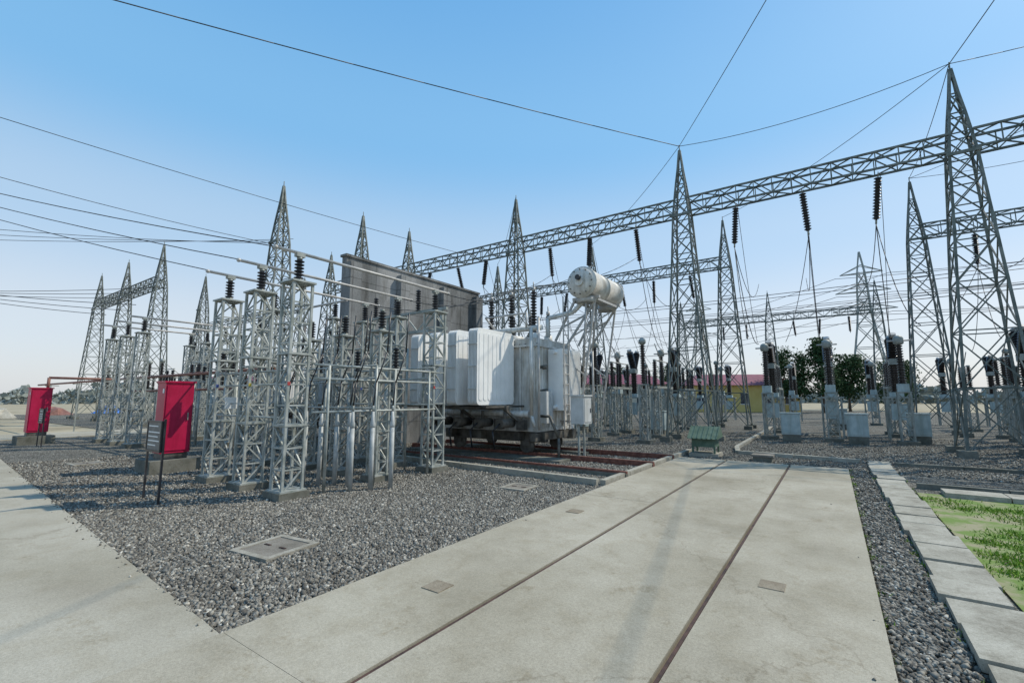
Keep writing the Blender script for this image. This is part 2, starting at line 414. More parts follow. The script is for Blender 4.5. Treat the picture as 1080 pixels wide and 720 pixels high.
for a,b in zip([12.35]+SX[1:],[20.8]+SX[:-1]):
    w=b-a
    for y in(19.3,28.8):
        if (y,a)==(28.8,-4.65): continue
        for f in(.24,.5,.76): SL.append((a+w*f,y,ZB-.3))
for x in(-13.2,-4.65):
    for f in(.24,.5,.76): SL.append((x+8.5*f,52,ZB-.3))
ss=place(string,SL)
ENDS=[]
rr=random.Random(5)
for o,l in zip(ss,SL):
    tx=rr.choice([.1,.28,-.2,.38]); ty=rr.uniform(-.1,.1)
    o.rotation_euler=(tx,ty,0)
    v=Matrix.Rotation(ty,3,'Y')@(Matrix.Rotation(tx,3,'X')@Vector((0,0,-1.75)))
    ENDS.append(Vector(l)+v)

def wire(pts,sag=0,r=.012,mat=None,n=14,label=None):
    mb=MB(); P=[]
    p,q=Vector(pts[0]),Vector(pts[-1])
    for i in range(n+1):
        t=i/n; c=p.lerp(q,t); c.z-=4*sag*t*(1-t); P.append(c)
    mb.path(P,r,mat or M_wire,5)
    return thing('overhead_wire',tuple(p),mb,label or 'thin dark conductor slung between gantry structures','wire','overhead wires')
TB=(-4.65,19.3,H+.2);TA=(3.9,19.3,H+.2)
wire([TB,(-20.8,-7.3,12.1)],.25,.016)
wire([(-17,19.3,10),(-25.5,-8,12.2)],.3,.013)
wire([(-21.9,11.3,9.2),(-25,-4,10.2)],.3,.013)
wire([TB,(4.4,5.5,13.2)],.2); wire([TA,(6.9,8.5,14)],.1,.014)
wire([TA,TB],.35); wire([TA,(12.35,19.3,H+.2)],.3); wire([TA,(-4.65,28.8,H+.2)],.4); wire([(-13.2,19.3,H+.2),(-21.5,28.8,H+.2)],.5)
wire([TB,(-13.2,28.8,H+.2)],.4); wire([TA,(3.9,28.8,H+.2)],.3);wire([(12.35,28.8,H+.2),(3.9,28.8,H+.2)],.3);wire([(12.35,19.3,H+.2),(3.9,28.8,H+.2)],.3)
for i,(x,y) in enumerate(((-7.8,4.1),(-9.15,4.1),(-10.5,4.1))):
    wire([(x,y,4.35),(-27-i*1.5,-2.5,10.2+.2*i)],.3,.010)
for i in range(3): wire([(-20.1-1.7*i,5.4,5.0),(-33-i*1.5,-4,7.2+.3*i)],.4,.012)
for i in range(3): wire([(-21.8,11.3+.3*i,9.3+.2*i),(-38-3*i,-6,9.9)],.5,.013)
for i in range(3): wire([(-37.5-3*i,11.3,9.3),(-60,-10-3*i,9.5)],.8,.02)
for k,((x,y,z),E) in enumerate(zip(SL,ENDS)):
    if y>40 or x<-22: continue
    if y<20:
        wire([E,(x+.15,22.3,4.05)],1.1,.015,n=14)
        wire([E,(x-.3,28.2,z-1.4)],1.3,.013)
        if k%2==0: wire([E,(x+.4,17.4,3.8)],.8,.013,n=12)
        if k%3==1: wire([E,(x-1.2,24.5,4.3)],.5,.012,n=12)
        wire([(x+.05,y,z-.05),(x+.1,y+3.0,4.1)],.5,.010,n=10)
    else:
        wire([E,(x-.1,26.4,4.1)],.7,.013,n=10); wire([E,(x+.2,33,4.1)],.8,.013,n=10)
        if k%3==0: wire([E,(x,51.6,z-1.5)],1.6,.014)
        if k%2==0: wire([E,(x+1.3,30.5,4.0)],.5,.011,n=10)
for y,z in((22.3,6.6),(24.6,6.9),(26.4,6.6),(33,6.5),(21.2,5.6),(30.5,7.4)):
    wire([(-22,y,z),(18,y,z)],.45,.014,n=24)

# ------------------------------------------------------------------ lattice posts of the bus
def post(h,hw,mk=None,silver=M_silver):
    fr=MB(); n=int(h/(hw*2.0)); lattice(fr,0,0,[(.13+(h-.13)*i/n,hw) for i in range(n+1)],.042,.024,silver,x=False)
    fr.box((0,0,h+.02),(hw*2+.1,hw*2+.1,.03),silver); fr.box((0,0,.14),(hw*2+.12,hw*2+.12,.03),silver)
    for z in(h*.33,h*.66): fr.box((0,0,z),(hw*2+.06,hw*2+.06,.035),silver)
    ft=MB(); ft.box((0,0,.05),(hw*2+.18,hw*2+.18,.16),M_found)
    ins=MB(); ins.cyl((0,0,h+.03),(0,0,h+.09),.07,M_steel,10); ins.insul((0,0,h+.09),(0,0,h+.46),.04,.085,6,M_black,12); ins.cyl((0,0,h+.46),(0,0,h+.5),.05,M_steel,10)
    parts=[('lattice_frame',fr),('footing',ft),('insulator',ins)]
    if mk: parts.append(('phase_marker',MB().box((hw+.026,-hw-.0,1.95),(.008,.05,.06),mk)))
    return parts
mk=[M_redm,M_yellow,M_blue]; nm=['red','yellow','blue']
for i,x in enumerate((-7.8,-9.15,-10.5)):
    p=thing('lattice_post',(0,0,0),post(3.75,.175,mk[i]),'galvanised lattice post with black insulator and small %s marker'%nm[i],'support post','lattice busbar posts')
    p.location=(x,4.4,0); dup(p,(x,7.9,0)); 
    mb=MB(); mb.cyl((x,3.95,4.33),(x,8.35,4.33),.03,M_tube,12)
    for y in(4.4,7.9): mb.box((x,y,4.29),(.10,.16,.07),M_steel)
    for y in (3.95,8.35): mb.prof((x,y-.03,4.33),(x,y+.03,4.33),[(0,.03),(.3,.04),(.7,.04),(1,.03)],M_tube,10)
    thing('busbar_tube',(x,4.4,4.3),mb,'dull grey tubular busbar clamped on two post insulators','busbar','tubular busbars')
p=thing('lattice_post',(0,0,0),post(4.0,.16),'slim galvanised lattice post topped with black insulator','support post','lattice busbar posts')
place(p,[(-15,8),(-16.5,8),(-18,8),(-20.1,5.7),(-21.8,5.7),(-23.5,5.7),(-11.9,7.9),(-20.1,8.4),(-21.8,8.4),(-23.5,8.4),(-12.1,6.2),(-15,10.8),(-16.5,10.8),(-24.5,9.5),(-26,9.5)])
p=thing('lattice_post',(0,0,0),post(3.1,.14),'short galvanised lattice post topped with black insulator','support post','lattice busbar posts')
place(p,[(-9.15,6.35),(-10.5,6.35),(-7.85,6.35),(-11.9,9.0),(-10.6,9.1)])
for x in(-20.1,-21.8,-23.5,):
    mb=MB(); mb.cyl((x,5.3,4.58),(x,8.8,4.58),.035,M_tube,10); mb.box((x,5.7,4.54),(.12,.14,.06),M_steel); mb.box((x,8.4,4.54),(.12,.14,.06),M_steel)
    thing('busbar_tube',(x,5.7,4.5),mb,'dull grey tubular busbar clamped on two post insulators','busbar','tubular busbars')
mb=MB(); mb.cyl((-18.6,8,4.56),(-11.5,8,4.56),.035,M_tube,10)
thing('busbar_tube',(-15,8,4.56),mb,'dull grey tubular busbar clamped on post insulators','busbar','tubular busbars')
mb=MB()
for z in(1.45,2.05,2.3):
    mb.cyl((-7.55,4.65,z),(-7.55,7.7,z),.022,M_silver,8)
    mb.cyl((-10.8,5.9,z+.05),(-7.4,5.9,z+.05),.02,M_silver,8)
    mb.cyl((-10.7,4.4,z-.1),(-8.0,4.4,z-.1),.018,M_silver,8)
    mb.cyl((-12.8,7.6,z+.1),(-7.5,7.6,z+.1),.022,M_silver,8)
for x in(-10.8,-9.1,-7.4): mb.cyl((x,5.9,0),(x,5.9,2.35),.028,M_silver,8)
for x in(-12.8,-11,-9.6,-8.4): mb.cyl((x,7.6,0),(x,7.6,2.9),.028,M_silver,8)
for y in(4.95,6.5,7.5): mb.cyl((-7.55,y,0),(-7.55,y,2.3),.028,M_silver,8)
for a,b in(((-10.8,5.9,.2),(-9.1,5.9,1.45)),((-9.1,5.9,.2),(-7.4,5.9,1.45)),((-11,7.6,.3),(-12.8,7.6,2.1)),((-10.7,4.4,1.35),(-10.8,5.9,1.5))): mb.cyl(a,b,.018,M_silver,6)
thing('pipe_rack',(-9,5.9,0),mb,'galvanised pipe rack standing between the lattice posts','pipe rack')
mb=MB(); mb.cyl((0,0,0),(0,0,1.15),.042,M_pvc,14); mb.prof((0,0,1.15),(0,0,1.45),[(0,.042),(.1,.048),(.25,.048),(.4,.034),(1,.026)],M_pvc,12)
cap=MB(); cap.cyl((0,0,1.45),(0,0,1.56),.02,M_steel,8); 
cb=MB(); cb.path([(0,0,1.55),(0,.05,2.0),(.05,.25,2.6),(.05,.3,3.4)],.014,M_black,6)
pp=thing('cable_termination',(0,0,0),[('conduit',mb),('lug',cap),('cable',cb)],'pale vertical cable conduit rising from the gravel','cable conduit','cable conduits')
place(pp,[(-8.55,5.15),(-8.30,5.32),(-8.05,5.5),(-7.85,5.65),(-7.35,5.35),(-7.15,5.65),(-6.95,5.95),(-9.6,5.3),(-9.9,5.5)])
mb=MB(); mb.cyl((0,0,0),(0,0,2.3),.05,M_silver,8); mb.bar((-.35,0,2.3),(.35,0,2.3),.08,M_silver)
arm=MB(); arm.cyl((-.3,0,2.9),(.45,0,2.9),.02,M_silver,8)
ds=thing('disconnector_switch',(0,0,0),[('stand',mb),('contact_arm',arm)]+[('insulator',MB().insul((x,0,2.35),(x,0,2.85),.035,.075,7,M_black,10)) for x in(-.28,.28)],'small disconnector with twin black insulators on a steel tube','disconnector switch','small disconnectors')
place(ds,[(-8.4,7.0),(-9.8,7.0),(-11.2,6.9),(-12.2,8.2),(-14.6,6.5),(-16.2,6.5),(-17.6,6.5),(-12.2,5.2),(-19,7.2),(-22.5,7.4)])
mb=MB()
for x in(-12.4,-10.9,-9.2): 
    mb.bar((x,9.6,0),(x,9.6,4.3),.09,M_steel)
for z in(4.3,3.7): mb.bar((-12.6,9.6,z),(-9.0,9.6,z),.08,M_steel)
for i in range(6): mb.bar((-12.6+.6*i,9.6,3.7+.6*(i%2)),(-12+.6*i,9.6,4.3-.6*(i%2)),.035,M_steel)
thing('busbar_portal',(-11,9.6,0),[('steelwork',mb)]+[('insulator',MB().insul((x,9.6,4.33),(x,9.6,5.0),.04,.085,9,M_black,10)) for x in(-12.2,-11.2,-10.2)],'steel cross portal with black insulators before the fire wall','steel portal')

# ------------------------------------------------------------------ red cabinets, signs
def cabinet(cx,cy,zb,label):
    body=MB(); body.bb(cx-.24,cx+.24,cy-.29,cy+.29,zb,zb+1.62,M_red); body.bb(cx-.27,cx+.27,cy-.32,cy+.32,zb+1.62,zb+1.66,M_red)
    door=MB(); door.bb(cx+.24,cx+.258,cy-.26,cy+.26,zb+.06,zb+1.56,M_red)
    hd=MB(); hd.bb(cx+.258,cx+.285,cy+.18,cy+.2,zb+.75,zb+.92,M_steel)
    win=MB(); win.bb(cx+.10,cx+.18,cy-.30,cy-.289,zb+1.38,zb+1.48,M_signwhite)
    ped=MB(); ped.bb(cx-.5,cx+.42,cy-.52,cy+.48,0,zb-.14,M_found); ped.bb(cx-.22,cx+.22,cy-.26,cy+.26,zb-.14,zb,M_dirty)
    thing('fire_cabinet',(cx,cy,0),[('body',body),('door',door,[('handle',hd)]),('notice_plate',win),('plinth',ped)],label,'cabinet','red fire cabinets')
cabinet(-12.9,4.4,.44,'crimson steel fire cabinet on a concrete plinth beside lattice posts')
cabinet(-24.8,4.05,.44,'crimson steel fire cabinet on a concrete plinth below a rusty pipe')
mb=MB(); mb.cyl((-25.3,6.4,2.5),(-12.2,6.4,2.5),.05,M_redpipe,10)
mb.cyl((-25.2,4.3,2.05),(-25.2,4.3,2.5),.05,M_redpipe,10); mb.cyl((-25.2,4.3,2.5),(-25.3,6.4,2.5),.05,M_redpipe,10); mb.cyl((-25.3,6.9,2.0),(-15,6.9,2.0),.04,M_redpipe,10)
mb.cyl((-40,6.4,2.5),(-25.3,6.4,2.5),.05,M_redpipe,10)
for x in(-38,-32,-27,-22.6,-19.2,-15.5): mb.bar((x,6.6,0),(x,6.6,2.47),.05,M_steel); mb.bar((x,6.35,2.43),(x,6.95,2.43),.04,M_steel); mb.bar((x,6.6,1.94),(x,6.95,1.94),.04,M_steel)
thing('fire_pipe',(-19,6.5,0),mb,'long rusty brown fire pipe carried on thin steel stands','pipe')
def sign(cx,cy,label):
    parts=[('post',MB().bar((cx+a,cy,0),(cx+a,cy,1.36),.03,M_black)) for a in(-.33,.33)]
    bd=MB(); bd.bb(cx-.31,cx+.31,cy-.03,cy-.01,.82,1.33,M_black)
    for z0,z1 in((.82,.85),(1.30,1.33)): bd.bb(cx-.31,cx+.31,cy-.045,cy-.03,z0,z1,M_black)
    for x0 in(cx-.31,cx+.28): bd.bb(x0,x0+.03,cy-.045,cy-.03,.85,1.30,M_black)
    fc=MB(); fc.bb(cx-.278,cx+.278,cy-.036,cy-.031,.852,1.298,M_signface)
    st=MB(); 
    for z,w_ in((1.24,.20),(1.14,.24),(1.07,.21),(1.0,.24),(.93,.17)): st.bb(cx-.24,cx-.24+2*w_,cy-.039,cy-.0365,z-.009,z+.009,M_signwhite)
    thing('sign_board',(cx,cy,0),parts+[('board',bd,[('face',fc),('pale_rows',st)])],label,'sign','low sign boards')
sign(-9.3,2.95,'small dark sign board with black frame on two thin posts')
sign(-23.15,3.9,'small dark sign board on two thin posts near red cabinet')
mb=MB(); mb.bb(-9.62,-9.60,4.1,4.32,1.5,1.72,M_signwhite); mb.bar((-9.6,4.2,1.6),(-9.32,4.25,1.6),.02,M_steel)
thing('warning_plate',(-9.6,4.2,1.6),mb,'small white square plate fixed to a lattice post','sign')

def manhole(cx,cy,s,rz,label,zb=.0):
    fr=MB(); w=s/2; t=.07
    vs=[];fs=[]
    for z in(-.01,.035):
        for r in(w,w+t): vs+=[(-r,-r,z),(r,-r,z),(r,r,z),(-r,r,z)]
    for k in range(4):
        k2=(k+1)%4; fs+=[(8+k,12+k,12+k2,8+k2)[::-1],(4+k,4+k2,12+k2,12+k),(k2,k,8+k,8+k2)]
    fr.add(vs,fs,M_sur)
    cv=MB(); cv.box((0,0,.0),(s-.02,s-.02,.055),M_cover)
    for a in(-1,1): cv.box((a*s*.25,0,.03),(.10,.025,.012),M_rust)
    o=thing('manhole',(0,0,0),[('surround',fr),('cover',cv)],label,'manhole','manholes in the gravel'); o.location=(cx,cy,zb+.005); o.rotation_euler[2]=rz
manhole(-5.3,2.9,.52,.12,'square worn concrete manhole cover with pale surround in gravel')
manhole(-5.0,7.4,.42,.05,'square worn concrete manhole cover with pale surround in gravel')
manhole(-16,3.6,.5,.05,'square worn concrete manhole cover with pale surround in gravel')
for cx,cy in((-2.96,3.1),(-.55,4.8),(-3.2,6.2)):
    mb=MB(); mb.box((cx,cy,.062),(.20,.20,.008),M_covertan)
    thing('access_cover',(cx,cy,.06),mb,'small tan square cover set in the driveway','cover','driveway access covers')
mb=MB(); mb.box((-1.65,14.3,.07),(.45,.4,.14),M_found); top=MB(); top.box((-1.65,14.3,.16),(.52,.45,.05),M_cover)
thing('cable_pit',(-1.65,14.3,0),[('base',mb),('lid',top)],'low concrete cable pit with slab lid in gravel','pit')
cx,cy=-3.2,14.7
b=MB(); b.bb(cx-.32,cx+.32,cy-.3,cy+.3,.28,.55,M_green)
lg=[('leg',MB().bar((cx+a,cy+c,0),(cx+a,cy+c,.3),.05,M_green)) for a in(-.3,.3) for c in(-.27,.27)]
ld=MB()
ld.add([(cx-.42,cy-.42,.52),(cx+.42,cy-.42,.52),(cx+.42,cy+.1,.86),(cx-.42,cy+.1,.86),(cx+.42,cy+.42,.55),(cx-.42,cy+.42,.55)],[(0,1,2,3),(3,2,4,5),(1,4,2),(0,3,5)],M_green)
for i in range(7): 
    xx=cx-.4+i*.133; ld.bar((xx,cy-.43,.53),(xx,cy+.1,.87),.025,M_green)
gb=MB(); gb.box((cx,cy,.05),(.8,.75,.1),M_kerb)
thing('valve_box',(cx,cy,0),[('body',b),('lid',ld),('base_slab',gb)]+lg,'grey green steel box with pitched ribbed lid on short legs','box')

# ------------------------------------------------------------------ fire wall
wl=MB(); wl.bb(-13.45,-13.2,9.1,16.2,0,6.5,M_wall)
cp=MB(); cp.bb(-13.5,-13.15,9.05,16.25,6.5,6.58,M_wall)
thing('fire_wall',(-13.3,12.6,0),[('wall',wl),('coping',cp)]+[('pilaster',MB().bb(-13.2,-12.95,y+.002,y+.45,0,6.3,M_wall)) for y in(9.1,11.3,13.6,15.75)],'tall stained grey concrete fire wall between transformers','wall')

# ------------------------------------------------------------------ transformer
org=(-8.6,12,0)
tk=MB(); X0,X1,Y0,Y1,Z0,Z1=-10.4,-6.95,11.2,13.3,.75,3.45
tk.bb(X0,X1,Y0,Y1,Z0,Z1,M_tank)
tk.bb(X0-.08,X1+.08,Y0-.08,Y1+.08,Z1-.25,Z1-.19,M_tank); tk.bb(X0-.06,X1+.06,Y0-.06,Y1+.06,Z0,Z0+.1,M_tank)
y=Y0+.2
while y<Y1: tk.bb(X1,X1+.07,y,y+.05,Z0+.1,Z1-.26,M_tank); y+=.42
x=X0+.2
while x<X1: tk.bb(x,x+.05,Y0-.07,Y0,Z0+.1,Z1-.26,M_tank); x+=.45
tk.prof((-8.6,12.2,Z1),(-8.6,12.2,Z1+.25),[(0,.5),(.9,.5),(1,.42)],M_tank,16)
for k in range(18): tk.cyl((X0+.1+k*.2,Y0-.05,Z1-.27),(X0+.1+k*.2,Y0-.05,Z1-.16),.02,M_dirty,6)
base=MB()
for y in(11.3,13.0): base.bb(X0-.15,X1+.2,y,y+.2,.45,.74,M_dirty)
for x in(-10.2,-9.0,-7.6,-7.05): base.bb(x,x+.18,11.0,13.5,.5,.72,M_dirty)
wh=[]
for x in(-10,-7.4):
    for y in(11.4,13.1):
        w=MB(); w.prof((x,y-.08,.33),(x,y+.08,.33),[(0,.2),(.3,.2),(.3,.24),(.45,.24),(.45,.2),(1,.2)],M_dirty,16); w.box((x,y,.42),(.3,.3,.16),M_dirty); wh.append(('wheel',w))
rads=[]
def panel(mb,xx,y0,y1,z0,z1,th,mat,c=.12):
    pts=[]
    for (cy_,cz_,a0) in((y1-c,z1-c,0),(y0+c,z1-c,90),(y0+c,z0+c,180),(y1-c,z0+c,270)):
        for k in range(5):
            a=math.radians(a0+k*22.5); pts.append((cy_+c*math.cos(a),cz_+c*math.sin(a)))
    n=len(pts); vs=[(xx+s*th,p,q) for s in(-1,1) for p,q in pts]
    fs=[tuple(range(n,2*n)),tuple(reversed(range(n)))]+[(k,(k+1)%n,n+(k+1)%n,n+k) for k in range(n)]
    mb.add(vs,fs,mat)
for i in range(4):
    xr=-7.62-.74*i; r=MB()
    for k in range(7):
        xx=xr-.048*k
        panel(r,xx,9.3,11.0,1.52,3.58,.009,M_white)
        if k in(0,6):
            yy=9.38; sgn=.012 if k==0 else -.012
            while yy<10.92:
                panel(r,xx+sgn,yy,yy+.165,1.64,3.46,.008,M_white,.06); yy+=.195
    for z in(1.68,3.42): r.cyl((xr-.15,9.5,z),(xr-.15,11.25,z),.05,M_white,10)
    for z in(1.95,2.55,3.15): r.bar((xr-.30,9.285,z),(xr+.01,9.285,z),.022,M_tank)
    rads.append(('radiator',r))
r=MB()
for k in range(14):
    yy=11.75+.085*k; r.bb(-6.87,-6.38,yy-.011,yy+.011,1.35,3.15,M_white)
for z in(1.45,3.05): r.cyl((-6.6,11.6,z),(-6.6,13.0,z),.05,M_white,8); r.cyl((-6.95,12.2,z),(-6.6,12.2,z),.05,M_white,8)
rads.append(('radiator',r))
pi=MB()
pi.cyl((-10.7,11.05,1.25),(-7.1,11.05,1.25),.09,M_tank,12); pi.cyl((-10.7,11.1,3.72),(-6.7,11.1,3.72),.08,M_tank,12)
for i in range(4):
    xr=-7.77-.74*i; pi.cyl((xr,11.05,1.25),(xr,11.05,1.7),.05,M_tank,8); pi.cyl((xr,11.1,3.4),(xr,11.1,3.72),.05,M_tank,8)
    pi.cyl((xr,11.0,1.5),(xr,11.0,1.54),.09,M_dirty,10); pi.cyl((xr,11.1,3.58),(xr,11.1,3.62),.09,M_dirty,10)
pi.path([(-7.2,12.3,3.6),(-7.2,12.3,4.2),(-6.4,12.5,4.35),(-6.0,12.6,4.75)],.07,M_tank,10)
pi.path([(-7.0,11.0,3.72),(-7.0,11.0,1.2),(-6.9,11.0,.9)],.05,M_tank,10)
pi.path([(-6.75,11.0,.8),(-6.75,11.0,4.0),(-6.9,11.3,4.0)],.035,M_tube,8)
pi.path([(-6.2,13.4,.9),(-6.2,13.4,3.2),(-6.0,13.4,4.8)],.035,M_tube,8)
pi.path([(-6.3,12.9,.9),(-6.3,12.9,2.2),(-5.9,12.4,4.8)],.03,M_tube,8)
pi.path([(-7.1,10.9,3.72),(-7.1,10.9,4.15),(-8.6,10.9,4.15),(-8.6,11.6,3.7)],.03,M_tube,8)
pi.path([(-6.85,11.15,1.2),(-6.5,11.15,1.2),(-6.3,11.3,.6),(-6.3,11.3,.0)],.04,M_dirty,8)
for z in(1.2,1.9,2.6): pi.cyl((-6.95,11.45,z),(-6.75,11.45,z),.07,M_dirty,10)
for x in(-7.6,-8.4,-9.2,-10.0):
    pi.cyl((x,10.9,1.0),(x,10.3,1.0),.13,M_dirty,12); pi.cyl((x,10.55,1.0),(x,10.55,1.35),.05,M_dirty,8)
    pi.box((x+.3,10.95,.95),(.25,.2,.3),M_dirty); pi.path([(x,10.3,1.0),(x-.1,10.1,.8),(x-.1,10.2,.3)],.025,M_black,6)
pi.bb(-10.7,-7.3,10.2,10.3,1.38,1.46,M_dirty)
for x in(-10.6,-9.0,-7.4): pi.bar((x,10.25,1.4),(x,11.2,.9),.07,M_dirty); pi.bar((x,9.4,1.47),(x,11.2,1.47),.05,M_dirty)
cv=MB(); cv.prof((-6.0,12.15,5.2),(-6.0,14.65,5.2),[(0,.12),(.005,.32),(.03,.42),(.06,.46),(.06,.49),(.08,.49),(.08,.46),(.5,.46),(.5,.475),(.515,.475),(.515,.46),(.92,.46),(.92,.49),(.94,.49),(.94,.46),(.97,.42),(.995,.32),(1,.12)],M_cons,28)
cv.cyl((-6.0,12.1,5.2),(-6.0,12.17,5.2),.14,M_tank,14)
for k in range(12):
    a=k*math.pi/6; cv.cyl((-6.0+.38*math.cos(a),12.17,5.2+.38*math.sin(a)),(-6.0+.38*math.cos(a),12.27,5.2+.38*math.sin(a)),.02,M_dirty,6)
cs=MB()
for y in(12.6,14.2):
    cs.bar((-6.45,y,4.76),(-5.55,y,4.76),.09,M_tube)
    cs.bar((-5.65,y,4.72),(-6.95,y,3.0),.06,M_tube); cs.bar((-6.4,y,4.72),(-7.1,y,3.5),.06,M_tube); cs.bar((-6.0,y,4.25),(-6.9,y,3.9),.05,M_tube)
    cs.bar((-5.7,y,4.72),(-6.3,y,1.0),.05,M_tube); cs.cyl((-6.0,y,4.6),(-6.0,y,4.78),.3,M_tube,12)
    cs.bar((-6.3,y,1.0),(-6.95,y,1.0),.05,M_tube); cs.bar((-6.1,y,2.4),(-6.95,y,3.0),.04,M_tube)
cs.bar((-5.65,12.6,4.70),(-5.65,14.2,4.70),.07,M_tube); cs.bar((-6.4,12.6,4.70),(-6.4,14.2,4.70),.07,M_tube); cs.bar((-5.8,12.6,4.6),(-6.5,14.2,3.6),.04,M_tube)
cs.bar((-5.8,14.2,4.6),(-6.5,12.6,3.6),.04,M_tube)
ga=MB(); ga.cyl((-6.0,12.0,5.3),(-6.0,12.1,5.3),.08,M_black,12)
ld=MB()
for y in(11.75,12.05): ld.bar((-6.35,y,.8),(-6.35,y,4.7),.03,M_tube)
for k in range(13): ld.bar((-6.35,11.75,.95+.29*k),(-6.35,12.05,.95+.29*k),.025,M_tube)
bu=[]
for x,y,h,rr_ in((-7.6,12.1,1.35,.12),(-8.6,12.3,1.35,.12),(-9.6,12.5,1.35,.12),(-7.6,13.0,.7,.09),(-8.3,13.0,.7,.09),(-9.0,13.0,.7,.09)):
    m=MB(); m.cyl((x,y,Z1),(x,y,Z1+.3),.15,M_tank,14,.13); m.insul((x,y,Z1+.3),(x,y,Z1+.3+h),.055,rr_,int(h*11),M_brown,14,.8)
    m.cyl((x,y,Z1+.3+h),(x,y,Z1+.42+h),.06,M_tube,12); m.cyl((x,y,Z1+.42+h),(x,y,Z1+.6+h),.02,M_tube,8); bu.append(('bushing',m))
tc=MB(); tc.bb(-6.9,-6.65,11.25,11.6,1.0,1.9,M_greybox)
tr=thing('power_transformer',org,[('tank',tk),('skid',base)]+wh+rads+[('pipework',pi),('conservator',cv,[('support_frame',cs),('oil_gauge',ga)]),('ladder',ld),('terminal_box',tc)]+bu,
 'large off white oil transformer with radiator bank and raised conservator','transformer','power transformers')
t2=dup(tr,(-8.6-9.0,12,0)); t2['label']='pale grey oil transformer standing behind the concrete fire wall'
for y in(9.6,11.4,13.1):
    mb=MB(); mb.bb(-12.2,-3.7,y-.06,y+.06,.0,.10,M_found if y<10 else M_railrust); mb.bb(-12.2,-3.7,y-.035,y+.035,.10,.15,M_railrust)
    thing('track_rail',(-8,y,0),mb,'rusty transverse rail running under the transformer','rail','transformer rails')
mb=MB(); mb.bb(-11.5,-5.9,10.6,11.25,.0,.08,M_found); mb.bb(-10.9,-6.2,12.7,13.0,.0,.08,M_found); structure('transformer_plinth',mb)
cx,cy=-5.75,11.6
b=MB(); b.bb(cx-.2,cx+.2,cy-.24,cy+.24,1.0,1.75,M_greybox); b.bb(cx-.23,cx+.23,cy-.27,cy+.27,1.75,1.79,M_greybox)
d=MB(); d.bb(cx+.2,cx+.215,cy-.2,cy+.2,1.05,1.7,M_greybox)
hh=MB(); hh.bb(cx+.215,cx+.235,cy+.13,cy+.15,1.3,1.42,M_black)
thing('control_cabinet',(cx,cy,0),[('body',b),('door',d,[('handle',hh)])]+[('leg',MB().bar((cx,cy+a,0),(cx,cy+a,1.0),.05,M_steel)) for a in(-.16,.16)],'light grey control cabinet on legs beside the transformer','cabinet')
for x,z1,pt in ((-7.6,5.25,(-7.8,7.95,4.33)),(-8.6,5.25,(-9.15,7.95,4.33)),(-9.6,5.25,(-10.5,7.95,4.33))):
    wire([(x,12.2,z1),pt],.35,.014)
for i,x in enumerate((-7.6,-8.6,-9.6)): wire([(x,12.2,5.3),(-6.7-2.1*i,19.3,7.9)],.3,.012)

# ------------------------------------------------------------------ switchyard equipment
def stand(h,hw=.2):
    mb=MB(); n=int(h/.42); lattice(mb,0,0,[(.12+(h-.12)*i/n,hw) for i in range(n+1)],.05,.028,M_steel,x=False); mb.box((0,0,h+.02),(hw*2.4,hw*2.4,.04),M_steel)
    f=MB(); f.box((0,0,.07),(hw*2+.25,hw*2+.25,.14),M_found); return mb,f
s,f=stand(1.9,.18); t=MB(); t.box((0,0,2.08),(.34,.34,.3),M_bluebox); t.box((0,.2,2.08),(.18,.1,.2),M_greybox)
i=MB(); i.insul((0,0,2.23),(0,0,3.7),.075,.135,15,M_brown,14,.85)
h=MB(); h.prof((0,0,3.7),(0,0,4.05),[(0,.11),(.15,.16),(.7,.16),(.9,.12),(1,.05)],M_steel,14); h.cyl((-.34,0,3.85),(.34,0,3.85),.03,M_tube,8)
ct=thing('current_transformer',(0,0,0),[('stand',s),('footing',f),('base_tank',t),('insulator',i),('head',h)],'dark porcelain current transformer on a lattice stand','current transformer','current transformers')
s=MB()
for a in(-.35,.35):
    for b in(-.25,.25): s.bar((a,b,0),(a,b,1.7),.07,M_steel)
    s.bar((a,-.25,.3),(a,.25,1.5),.04,M_steel); s.bar((a,.25,.3),(a,-.25,1.5),.04,M_steel)
s.bar((-.35,-.25,.3),(.35,-.25,1.5),.04,M_steel); s.bar((.35,-.25,.3),(-.35,-.25,1.5),.04,M_steel); s.box((0,0,1.73),(.9,.65,.07),M_steel)
c=MB(); c.box((0,-.38,1.15),(.5,.25,.65),M_bluebox)
cb=thing('circuit_breaker',(0,0,0),[('frame',s),('mechanism_box',c),('gear_housing',MB().box((0,0,1.85),(.45,.4,.2),M_bluebox)),('interrupter_housing',MB().box((0,0,3.2),(.30,.5,.24),M_steel)),
 ('insulator',MB().insul((0,0,1.95),(0,0,3.1),.12,.20,12,M_brown,16)),('insulator',MB().insul((0,0,3.3),(0,-.55,4.2),.11,.19,10,M_brown,16)),('insulator',MB().insul((0,0,3.3),(0,.55,4.2),.11,.19,10,M_brown,16)),
 ('terminal',MB().cyl((0,-.55,4.2),(0,-.62,4.32),.12,M_tube,12)),('terminal',MB().cyl((0,.55,4.2),(0,.62,4.32),.12,M_tube,12))],'circuit breaker pole with thick dark ribbed insulators in a V','circuit breaker','circuit breakers')
s=MB()
for a in(-.9,.9): lattice(s,0,a,[(.12+2.0*k/5,.14) for k in range(6)],.045,.026,M_steel,x=False)
for b in(-.1,.1): s.bar((b,-1.2,2.18),(b,1.2,2.18),.09,M_steel)
for a in(-.9,.9): s.bar((-.16,a,2.13),(.16,a,2.13),.05,M_steel)
h=MB(); h.cyl((0,-1.15,3.37),(0,1.15,3.37),.03,M_tube,8); h.cyl((0,0,3.36),(0,-.9,4.1),.022,M_tube,8)
for a in(-1.0,0,1.0): h.cyl((0,a,3.3),(0,a,3.40),.07,M_steel,10)
